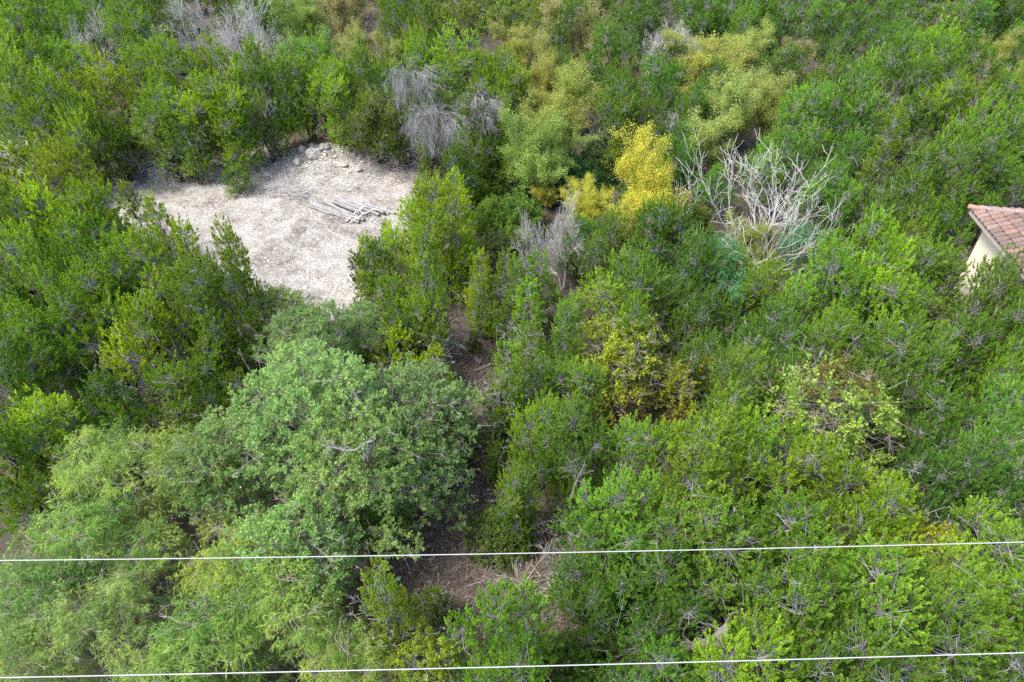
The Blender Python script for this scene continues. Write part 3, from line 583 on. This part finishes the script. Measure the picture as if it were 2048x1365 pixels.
# ------------------------------------------------------------ dry growth on the ground
def blades(x, y, n, rng, h, lean, c0, c1, w=.012, rad=.12, zoff=0):
    N = len(x); idx = np.repeat(np.arange(N), n); a = rng.uniform(0, 6.28, N * n); r = rad * np.sqrt(rng.random(N * n)); px = x[idx] + r * np.cos(a); py = y[idx] + r * np.sin(a)
    p = np.stack([px, py, hz(px, py) - .02 + zoff], 1); hh = (np.broadcast_to(h, (N,))[idx]) * rng.uniform(.5, 1.2, N * n)
    d = nrm(np.stack([np.cos(a) * lean, np.sin(a) * lean, np.ones(N * n)], 1) + rng.normal(0, .25, (N * n, 3)))
    c = jit(rng, lerp(c0, c1, rng.random(N)[idx] * .6 + rng.random(N * n) * .4), .12)
    return p, d, hh, c
def scatter(name, label, cat, poly, n, tuft, h, c0, c1, seed, lo=-.5, w=.014, rad=.14, lean=.9, nz=.45, extra=None):
    rng = np.random.default_rng(seed); bx = np.array(poly); x = rng.uniform(bx[:, 0].min() - 1, bx[:, 0].max() + 1, n); y = rng.uniform(bx[:, 1].min() - 1, bx[:, 1].max() + 1, n)
    k = (poly_sd(x, y, poly) > lo) & (vnoise(x, y, 1.2, seed) > nz * rng.uniform(.6, 1.3, n)); x, y = x[k], y[k]
    b = Buf(); p, d, hh, c = blades(x, y, tuft, rng, h * rng.uniform(.6, 1.3, len(x)), lean, c0, c1, rad=rad)
    tri_leaves(b, p, d, hh, w, c, rng)
    tag(link(name, b.mesh(name, M['dry'])), label, cat, kind='stuff')
scatter('dry_weeds', 'low pinkish brown dry weeds dotting the pale clearing', 'weeds', CLEAR, 2000, 120, .18, (.18, .15, .125), (.37, .33, .285), 31, rad=.30, nz=.46, lean=1.3, w=.011)
scatter('rusty_grass', 'rust brown dry grass fringing the back of the rubble mound', 'grass', [(MX - 4.5, MY + .9), (MX + 6, MY + .2), (MX + 7, MY + 2.6), (MX - 3.5, MY + 3.2)], 420, 50, .5, (.22, .13, .06), (.42, .33, .16), 33, lo=-.3, rad=.25, nz=.1, w=.012)
scatter('dry_grass', 'dry straw coloured grass and stalks along the track', 'grass', TRACK, 2600, 34, .42, (.10, .088, .066), (.29, .265, .215), 32, lo=-1.2, rad=.22, lean=.7, nz=.22, w=.013)
def undergrowth():
    rng = np.random.default_rng(44); n = 7500; y = rng.uniform(8, 70, n); x = rng.uniform(-1, 1, n) * (y * .8 + 6)
    k = (poly_sd(x, y, CLEAR) < -.2) & ~((x > 16) & (y < 27)); x, y = x[k], y[k]
    b = Buf(); h1 = len(x) // 2
    p, d, hh, c = blades(x[:h1], y[:h1], 16, rng, .55, .8, (.10, .07, .05), (.34, .29, .25), rad=.35); tri_leaves(b, p, d, hh, .014, c, rng)
    p, d, hh, c = blades(x[h1:], y[h1:], 12, rng, .28, 1.0, (.04, .08, .02), (.14, .17, .05), rad=.35); dia_leaves(b, p, d, hh, .03, c, rng)
    tag(link('undergrowth', b.mesh('undergrowth', M['dry'])), 'tangled brown and green undergrowth beneath the trees', 'undergrowth', kind='stuff')
undergrowth()
def bramble():
    # leggy dry stems standing on the track between the junipers
    rng = np.random.default_rng(45); bx = np.array(TRACK); n = 1500; x = rng.uniform(bx[:, 0].min(), bx[:, 0].max(), n); y = rng.uniform(8, bx[:, 1].max(), n)
    k = (poly_sd(x, y, TRACK) > -.9) & (vnoise(x, y, 1.5, 3) > .3); x, y = x[k], y[k]; S = []
    p = np.stack([x, y, hz(x, y)], 1); N = len(p); idx = np.repeat(np.arange(N), 7); d = nrm(rng.normal(0, .6, (len(idx), 3)) * np.array([1, 1, .3]) + np.array([0, 0, 1])); L = rng.uniform(.3, .8, (len(idx), 1)); q = p[idx] + d * L; o = np.ones((len(idx), 1))
    S.append(np.hstack([p[idx], q, o * .007, o * .004, o])); i2 = np.repeat(np.arange(len(q)), 3); m_ = p[idx][i2] + (q - p[idx])[i2] * rng.uniform(.4, 1, (len(i2), 1)); dd = nrm(d[i2] + rng.normal(0, .6, (len(i2), 3))); o = np.ones((len(i2), 1))
    S.append(np.hstack([m_, m_ + dd * .2, o * .004, o * .002, o])); S = np.concatenate(S); b = Buf(); tubes(b, S, jit(rng, lerp((.14, .10, .08), (.40, .33, .28), rng.random(len(S))), .1), 3)
    tag(link('dry_stalks', b.mesh('dry_stalks', M['dry'])), 'thin leggy brown stalks standing over the dry track', 'stalks', kind='stuff')
bramble()

# ------------------------------------------------------------ logs, brush piles, dead wood
def log_mesh(pts, r0, r1, seed, colr=(.42, .39, .37), k=10, branches=0, blen=1.0):
    rng = np.random.default_rng(seed); P_ = np.array(pts, float); n = 9; t = np.linspace(0, 1, n); seg = np.linspace(0, 1, len(P_))
    Q = np.stack([np.interp(t, seg, P_[:, j]) for j in range(3)], 1)
    if len(P_) > 2:
        Q[1:-1] = (Q[:-2] + 2 * Q[1:-1] + Q[2:]) / 4
    Q[1:-1] += rng.normal(0, .015, (n - 2, 3)); b = Buf(); rr = np.interp(t, [0, 1], [r0, r1]) * rng.uniform(.9, 1.1, n)
    T = nrm(np.gradient(Q, axis=0)); up = np.array([0, 0, 1.]); U = nrm(np.cross(T, up)); W_ = np.cross(U, T); a = np.arange(k) * 2 * np.pi / k
    V = Q[:, None] + (U[:, None] * np.cos(a)[None, :, None] + W_[:, None] * np.sin(a)[None, :, None]) * (rr[:, None] * rng.uniform(.88, 1.1, (n, k)))[..., None]
    f = [(i * k + j, i * k + (j + 1) % k, (i + 1) * k + (j + 1) % k, (i + 1) * k + j) for i in range(n - 1) for j in range(k)]
    b.add(V, np.array(f), np.tile(colr, (n * k, 1)) * rng.uniform(.85, 1.1, (n * k, 1)))
    for e, c0 in ((0, Q[0]), (n - 1, Q[-1])):
        b.add(np.concatenate([V[e], c0[None]]), np.array([((j + 1) % k, j, k) if e == 0 else (j, (j + 1) % k, k) for j in range(k)]), np.array((.19, .17, .145)))
    if branches:
        S = []; T_ = []
        for _ in range(branches):
            i = rng.integers(2, n - 1); d = nrm(rng.normal(size=3) * np.array([1, 1, .5]) + np.array([0, 0, .5]))
            grow(rng, Q[i], d, rng.uniform(.4, .9) * blen, rr[i] * .35, 1, dict(steps=[4], levels=3, kids=[4, 3, 3], wob=.25, up=0, ang=(25, 60), len=(.45, .7), first=.3), S, T_)
        S = np.array(S); S[:, 6:8] = np.maximum(S[:, 6:8], .006); tubes(b, S, jit(rng, np.tile(colr, (len(S), 1)), .1), 4)
    return b.mesh('log', M['bark'], False)
# pile: 15 logs lying side by side, sloping towards the lower right of the pile
A0 = np.array(atg(640, 405)); B0 = np.array(atg(735, 443)); ax = (B0 - A0)[:2]; LEN = np.linalg.norm(ax); ax /= LEN; sd_ = np.array([-ax[1], ax[0]])
LOGS = [  # along start, along end (0..1), across offset (m, positive away from camera), lift, radius
 (0.0, .96, -.66, 0, .10), (-.03, .92, -.42, 0, .12), (.02, .60, -.20, 0, .10), (.05, .98, .0, .02, .11), (.08, .90, .22, 0, .13), (.02, .72, .44, 0, .10), (.15, 1.05, .64, 0, .12), (.10, .95, .86, 0, .11), (.2, 1.1, 1.06, 0, .12), (.3, 1.15, 1.18, 0, .10), (.45, 1.2, 1.38, 0, .09),
 (.25, .80, .27, .17, .075), (.3, .95, -.30, .17, .07), (.4, 1.1, .84, .19, .08)]
WHICH = ['nearest', 'second from the near side', 'short third from the near side', 'slightly raised fourth', 'fifth from the near side', 'short sixth from the near side', 'seventh from the near side', 'eighth from the near side', 'thick third from the far side', 'second from the far side', 'shortest one on the far side',
         'slim one lying on top at the middle', 'slim one lying on top at the near side', 'pale one lying on top at the far side']
for i, (s0, s1, off, lift, r) in enumerate(LOGS):
    n_ = np.array([RSM.uniform(-.12, .12), RSM.uniform(-.12, .12)]); p = A0[:2] + ax * LEN * s0 + sd_ * off + n_; q = A0[:2] + ax * LEN * s1 + sd_ * (off + RSM.uniform(-.2, .2))
    z0, z1 = hz1(*p) + r + lift, hz1(*q) + r + lift; m_ = (p + q) / 2; L_ = [(p[0], p[1], z0), (m_[0], m_[1] + RSM.uniform(-.05, .05), (z0 + z1) / 2), (q[0], q[1], z1)]
    c0 = Vector(L_[1]); o = link('cut_log', log_mesh([tuple(Vector(v_) - c0) for v_ in L_], r, r * .8, 400 + i, (.27 + .06 * math.sin(i * 2.1), .265 + .06 * math.sin(i * 2.1), .265 + .055 * math.sin(i * 2.1))), loc=c0)
    tag(o, f'grey weathered log in the pile, {WHICH[i]}', 'log', 'cut logs stacked in the clearing')
# two stout branches laid across the low end of the pile
for i, (ua, va, ub, vb, r, lab) in enumerate([(692, 447, 735, 418, .075, 'forked pale branch laid across the lower end of the log pile'), (700, 450, 752, 425, .05, 'thin pale branch beside the forked one on the log pile')]):
    p = np.array(atg(ua, va)); q = np.array(atg(ub, vb)); p[2] += .12; q[2] += .26; c0 = (p + q) / 2
    tag(link('cut_branch', log_mesh([p - c0, (0, .05, .03), q - c0], r, r * .6, 430 + i, (.62, .59, .55), branches=2), loc=tuple(c0)), lab, 'branch')
def brush(u, v, wpx, n, label, seed, colr=(.52, .50, .48), hgt=.35, lenr=(.5, 1.4), r=.011):
    rng = np.random.default_rng(seed); x, y, z = atg(u, v); t_ = at(u, v, z)[2]; W = wpx * t_ / F / 2; S = []
    for _ in range(n):
        a = rng.uniform(0, 6.28); rr = W * math.sqrt(rng.random()) * .8; p = np.array([rr * math.cos(a), rr * .6 * math.sin(a), rng.uniform(.02, hgt)])
        d = rng.normal(size=3) * np.array([1, .8, .16]); grow(rng, p, d / np.linalg.norm(d), rng.uniform(*lenr), r * rng.uniform(.8, 1.7), 1, dict(steps=[5, 5, 4, 3], levels=3, kids=[0, 4, 3, 3], wob=.14, up=-.02, ang=(20, 50), len=(.4, .65), first=.25), S, [])
    S = np.array(S); S[:, 6:8] = np.maximum(S[:, 6:8], .005)
    for a_ in (2, 5): S[:, a_] = np.maximum(S[:, a_], hz(S[:, a_ - 2] + x, S[:, a_ - 1] + y) - z + .01)
    b = Buf(); tubes(b, S, jit(rng, np.tile(colr, (len(S), 1)), .14), 4); tag(link('brush_pile', b.mesh('brush_pile', M['bark']), loc=(x, y, z)), label, 'brush pile', 'piles of dead brush')
brush(592, 392, 95, 75, 'tangled pile of white twigs beside the log pile', 51)
brush(702, 432, 130, 60, 'fine grey sticks and bark scattered under and around the log pile', 59, (.34, .33, .32), .12, (.3, .8), .01)
brush(700, 378, 90, 22, 'sparse scatter of grey sticks above the log pile', 52, hgt=.2)
brush(560, 380, 50, 40, 'bluish grey heap of fine brush at the near foot of the mound', 53, (.40, .41, .40), r=.007)
brush(805, 335, 120, 85, 'dark grey fallen branches heaped under the broken juniper', 54, (.27, .25, .25), .9, (.8, 1.8))
brush(485, 745, 110, 55, 'grey brown curved dead branches between the junipers and the pale oak', 55, (.36, .31, .28), .5, (.8, 1.6), .014)
brush(965, 1015, 110, 30, 'brown dead twigs lying on the track below the pale oak', 56, (.24, .19, .16), .2)
brush(1330, 760, 150, 60, 'dark fallen branches lying in the hollow', 57, (.20, .18, .17), .6, (.8, 1.8), .014)
brush(1075, 1180, 110, 30, 'grey dead twigs at the edge of the dry track', 58, (.36, .33, .31), .25)
def fallen(pts, r0, r1, label, seed, colr, br=0, name='fallen_log', z=.0):
    P_ = []
    for (u, v, dz) in pts:
        x, y, zz = atg(u, v, dz); P_.append((x, y, zz + dz))
    P_ = np.array(P_); c0 = P_.mean(0); tag(link(name, log_mesh(P_ - c0, r0, r1, seed, colr, branches=br, blen=.8), loc=tuple(c0)), label, 'log' if 'log' in name else 'dead limb')
fallen([(905, 686, .12), (930, 698, .14), (962, 728, .12)], .12, .08, 'curved grey fallen log lying across the track', 61, (.36, .33, .31))
fallen([(948, 742, .1), (970, 733, .12), (985, 728, .1)], .06, .04, 'short grey branch lying beside the fallen log', 62, (.38, .35, .32), 1, 'fallen_branch')
fallen([(1365, 1298, 2.6), (1420, 1285, 3.2), (1460, 1258, 3.7)], .10, .13, 'thick broken grey trunk leaning among the near junipers', 63, (.19, .18, .17), 7, 'broken_trunk')
fallen([(1140, 1000, 3.6), (1155, 960, 4.2), (1170, 925, 4.8)], .035, .02, 'grey dead limb poking out of the junipers right of the track', 64, (.14, .135, .13), 4, 'dead_limb')
fallen([(1430, 1290, 3.6), (1452, 1320, 2.5), (1440, 1365, 1.2)], .10, .14, 'upright grey trunk under the broken one', 65, (.30, .27, .25), 4, 'standing_snag')

# ------------------------------------------------------------ broken juniper: hanging brooms of dead twigs under torn limbs
def broom(u, v, z, wpx, hpx, label, seed, n=260, limb_to=None):
    rng = np.random.default_rng(seed); x, y, t_ = at(u, v, z); W = wpx * t_ / F / 2; Hh = hpx * t_ / F * 1.25; S = []
    top = np.array([0, 0, Hh * .5]); L_ = []
    limb(L_, top + np.array([W * .9, .5, -.5]), top, .07, .05, rng, 4, .05)
    for k in range(4):
        sgn = 1 if k % 2 else -1; e = np.array([sgn * W * rng.uniform(.35, .95), rng.uniform(-.4, .2) * W, Hh * rng.uniform(.0, .5)]); L0 = len(L_); limb(L_, top + rng.normal(0, .1, 3), e, .034, .012, rng, 6, .3)
        for _ in range(n // 11):
            g = L_[L0 + rng.integers(1, 6)]; p = np.array(g[:3]) + (np.array(g[3:6]) - np.array(g[:3])) * rng.random()
            d = nrm(rng.normal(0, .7, 3) + np.array([sgn * .3, -.1, -.1])); T0 = []
            grow(rng, p, d, Hh * rng.uniform(.20, .42), .011, 1, dict(steps=[5, 6, 5, 4], levels=3, kids=[0, 6, 5], wob=.16, up=-.2, ang=(15, 50), len=(.35, .65), first=.15, taper=.8), S, T0)
    S = [(*r_[:6], max(r_[6], .004), max(r_[7], .003), 1) for r_ in S]
    root = link('hanging_branch', None, loc=(x, y, z)); b = Buf(); tubes(b, np.array(L_), (.17, .15, .14), 7); link('limb', b.mesh('limb', M['bark'], True), root)
    b = Buf(); tubes(b, np.array(S), jit(rng, np.tile((.27, .265, .275), (len(S), 1)), .14), 3); link('twigs', b.mesh('twigs', M['bark']), root)
    tag(root, label, 'dead branch', 'torn grey branches of the broken juniper')
broom(838, 205, 4.6, 85, 110, 'largest torn grey branch hanging in a broom from the broken juniper', 71)
broom(962, 240, 4.6, 75, 90, 'rounded grey broom of twigs hanging on the house side of the broken juniper', 72)
broom(880, 285, 3.6, 80, 110, 'middle grey torn branch hanging upright in the broken juniper', 73)
broom(848, 270, 3.0, 50, 80, 'small pale grey broom hanging low beside the middle torn branch', 74, 90)

# dead limb and twigs inside the largest oak crown
q = TREES[HERO_OAK]
def oak_limb():
    P_ = []
    for u, v, dz in ((655, 893, 6.0), (700, 905, 6.25), (745, 882, 6.3)):
        x, y, _ = at(u, v, dz); P_.append((x, y, dz))
    P_ = np.array(P_); c0 = P_.mean(0)
    o = link('dead_limb', log_mesh(P_ - c0, .018, .03, 81, (.22, .21, .20), branches=7, blen=.6), loc=tuple(c0)); tag(o, 'whitish dead limb lying through the top of the pale oak crown', 'dead limb')
oak_limb()

# ------------------------------------------------------------ house
def simple(name, c, rough=.7, nscale=None, amt=.15, bmp=0):
    m, nt, b = newmat(name, rough)
    if nscale:
        n = noise(nt, nscale, 5); r = ramp(nt, [(.3, tuple(x * (1 - amt) for x in c)), (.7, tuple(min(1, x * (1 + amt)) for x in c))]); nt.links.new(n.outputs[0], r.inputs[0]); nt.links.new(r.outputs[0], b.inputs['Base Color'])
        if bmp: n5 = noise(nt, nscale * 12, 4); bump(nt, b, n5.outputs[0], bmp, .01)
    else: b.inputs['Base Color'].default_value = (*c, 1)
    return m
def boxbuf(b, x0, y0, z0, x1, y1, z1, c=(1, 1, 1)):
    v = [(x0, y0, z0), (x1, y0, z0), (x1, y1, z0), (x0, y1, z0), (x0, y0, z1), (x1, y0, z1), (x1, y1, z1), (x0, y1, z1)]
    b.add(v, [(0, 3, 2, 1), (4, 5, 6, 7), (0, 1, 5, 4), (1, 2, 6, 5), (2, 3, 7, 6), (3, 0, 4, 7)], np.array(c))
def house():
    EZ = 6.0; ax_, ay_, _ = at(1941, 419, EZ); bx_, by_, _ = at(2048, 546, EZ); rot = math.atan2(bx_ - ax_, -(by_ - ay_))   # eave runs towards the camera
    root = link('house', None, loc=(ax_, ay_, 0)); root.rotation_euler = (0, 0, rot); tag(root, 'cream stucco house with pink clay barrel tiled hip roof among the junipers', 'house')
    # local frame: eave corner at origin, eave along -y, house towards +x
    Wd, Dp, rise, ov = 12.0, 14.0, .42, .55
    st = simple('stucco', (.66, .59, .47), .9, 1.2, .06, .35); b = Buf(); boxbuf(b, ov, -Dp + ov, -1.5, Wd - ov, -ov, EZ - .16); link('wall', b.mesh('wall', st), root)
    fas = simple('painted_wood', (.33, .28, .25), .7, 3, .12); b = Buf(); boxbuf(b, .03, -Dp + .03, EZ - .158, Wd - .03, -.03, EZ - .10); boxbuf(b, 0, -Dp, EZ - .2, .028, 0, EZ + .0); boxbuf(b, .03, -.028, EZ - .2, Wd - .03, 0, EZ); boxbuf(b, .03, -Dp, EZ - .2, Wd - .03, -Dp + .028, EZ); link('fascia', b.mesh('fascia', fas), root)
    # roof deck: hip
    h = Wd / 2 * rise; b = Buf(); dk = simple('roof_deck', (.16, .11, .09), .9)
    v = [(.0, 0, EZ), (Wd, 0, EZ), (Wd, -Dp, EZ), (0, -Dp, EZ), (Wd / 2, -Wd / 2, EZ + h), (Wd / 2, -Dp + Wd / 2, EZ + h)]
    b.add(v, [(0, 4, 1), (3, 2, 5)], np.array((1., 1, 1))); b.add(v, [(0, 3, 5, 4), (1, 4, 5, 2)], np.array((1., 1, 1))); rf = link('roof', b.mesh('roof', dk), root)
    rng = np.random.default_rng(3); cl = attr_material('clay_tile', .75, 14); tb = Buf(); pw, pl_ = .30, .41; sl = math.sqrt(1 + rise * rise); k = 7
    def tile(o, e1, e2, up, L, r0, r1, c):
        a = np.linspace(0, np.pi, k); V = []
        for s, r, li in ((0, r0, .035), (1, r1, .0)):
            for th in (.0, -.018):
                V.append(o + e2 * (L * s) + e1 * (np.cos(a) * (r + th))[:, None] + up * ((np.sin(a) * (r + th)) * .8 + li + .012)[:, None])
        V = np.concatenate(V); i = np.arange(k - 1); F4 = np.concatenate([np.stack([i, i + 1, i + 1 + 2 * k, i + 2 * k], 1), np.stack([i + k + 1, i + k, i + 3 * k, i + 3 * k + 1], 1), np.stack([i + k, i + k + 1, i + 1, i], 1)])
        tb.add(V, F4, c)
    for side, (org, e1, n_w) in enumerate([(np.array([0., 0, EZ]), np.array([0., -1, 0]), Dp), (np.array([Wd, -Dp, EZ]), np.array([0., 1, 0]), Dp), (np.array([Wd, 0., EZ]), np.array([-1., 0, 0]), Wd), (np.array([0., -Dp, EZ]), np.array([1., 0, 0]), Wd)]):
        inn = np.cross(np.array([0, 0, 1.]), e1); e2 = np.array([inn[0], inn[1], rise]) / sl; up = np.cross(e1, e2); up *= np.sign(up[2]); ncol = int(n_w / pw)
        for i in range(ncol):
            s = (i + .5) * n_w / ncol; run = min(s, n_w - s, Wd / 2) * sl; nrow = int(run / pl_) + 1
            for j in range(nrow):
                t0 = j * pl_ - .05; L = min(pl_ + .05, run - t0 + .02)
                if L < .08: continue
                base = np.array([(.23, .145, .12), (.19, .125, .11), (.25, .175, .15), (.145, .108, .095)][rng.integers(4)]) * rng.uniform(.88, 1.1)
                tile(org + e1 * s + e2 * t0, e1, e2, up, L, pw * .52, pw * .46, base)
                if L > .2 and i < ncol - 1:   # pan between two barrels
                    g = org + e1 * (s + n_w / ncol / 2); 
    link('roof_tiles', tb.mesh('roof_tiles', cl), rf); tb = Buf()
    for cxy, dx, dy in (((0, 0), 1, -1), ((Wd, 0), -1, -1), ((0, -Dp), 1, 1), ((Wd, -Dp), -1, 1)):
        d = np.array([dx, dy, rise]); Lh = np.linalg.norm(d) * Wd / 2; d = d / np.linalg.norm(d); e1 = nrm(np.cross(d, np.array([0, 0, 1.]))); up = np.cross(e1, d); up *= np.sign(up[2]); j = 0
        while j * .42 < Lh:
            tile(np.array([cxy[0], cxy[1], EZ + .05]) + d * (j * .42 - .08), e1, d, up, .47, .155, .13, np.array((.24, .19, .17) if j else (.28, .17, .12)) * rng.uniform(.9, 1.08)); j += 1
    d = np.array([0, -1., 0]); j = 0
    while j * .42 < Dp - Wd: tile(np.array([Wd / 2, -Wd / 2, EZ + h + .05]) + d * (j * .42), np.array([1., 0, 0]), d, np.array([0, 0, 1.]), .47, .155, .13, np.array((.58, .40, .36))); j += 1
    link('ridge_tiles', tb.mesh('ridge_tiles', cl), rf)
    # window in the wall facing the wood
    wh = simple('white_paint', (.78, .80, .80), .5); gl = simple('dark_glass', (.05, .06, .07), .1)
    for yc, z0 in ((-3.1, 1.1), (-7.5, 1.1)):
        fr = Buf(); x = ov; y0, y1, z1 = yc - .6, yc + .6, z0 + 1.3; t = .08
        boxbuf(fr, x - .06, y0 - t, z0 - t, x + .02, y1 + t, z0); boxbuf(fr, x - .06, y0 - t, z1, x + .02, y1 + t, z1 + t); boxbuf(fr, x - .06, y0 - t, z0 + .002, x + .02, y0, z1 - .002); boxbuf(fr, x - .06, y1, z0 + .002, x + .02, y1 + t, z1 - .002); boxbuf(fr, x - .04, yc - .02, z0 + .002, x - .012, yc + .02, z1 - .002)
        wi = link('window', fr.mesh('window', wh), root); g = Buf(); boxbuf(g, x - .01, y0, z0, x + .01, y1, z1); link('pane', g.mesh('pane', gl), wi)
    b = Buf(); cs = math.cos(rot); x0, y0 = ax_ - 3.4, 8.0; boxbuf(b, x0, y0, -.8, ax_ + .6, ay_ - 1.2, .32); o = link('patio', b.mesh('patio', simple('concrete', (.42, .41, .40), .9, 2.5, .15))); o['kind'] = 'structure'
house()

# ------------------------------------------------------------ overhead wires
def wire(pa, pb, z, label):
    xa, ya, _ = at(0, pa, z); xb, yb, _ = at(2048, pb, z); d = np.array([xb - xa, yb - ya]); d /= np.linalg.norm(d); m_ = np.array([(xa + xb) / 2, (ya + yb) / 2]); n = 120; P_ = []
    for i in range(n + 1):
        s = -45 + 90 * i / n; p = m_ + d * s; P_.append((p[0], p[1], z + .0011 * s * s))
    P_ = np.array(P_); o = P_[n // 2].copy(); P_ -= o; S = np.hstack([P_[:-1], P_[1:], np.full((n, 1), .0070), np.full((n, 1), .0070), np.zeros((n, 1))]); b = Buf(); tubes(b, S, (.80, .80, .80), 8)
    tag(link('overhead_wire', b.mesh('overhead_wire', MW, True), loc=tuple(o)), label, 'wire', 'overhead wires crossing the view')
MW = simple('wire_sheath', (.36, .37, .37), .55)
wire(1126, 1089, 12.0, 'upper of the two thin white overhead wires')
wire(1359, 1309, 12.0, 'lower of the two thin white overhead wires')
print('TREES', len(TREES), 'filler', sum(q[8] for q in TREES), 'tris', {k: [len(m[2].polygons) if m[2] else len(m[1].polygons) for m in v] for k, v in KIND.items()})
import collections; _c = collections.Counter(o.get('label') for o in col.objects if o.get('label')); print('DUP', [k for k, n in _c.items() if n > 1][:10])
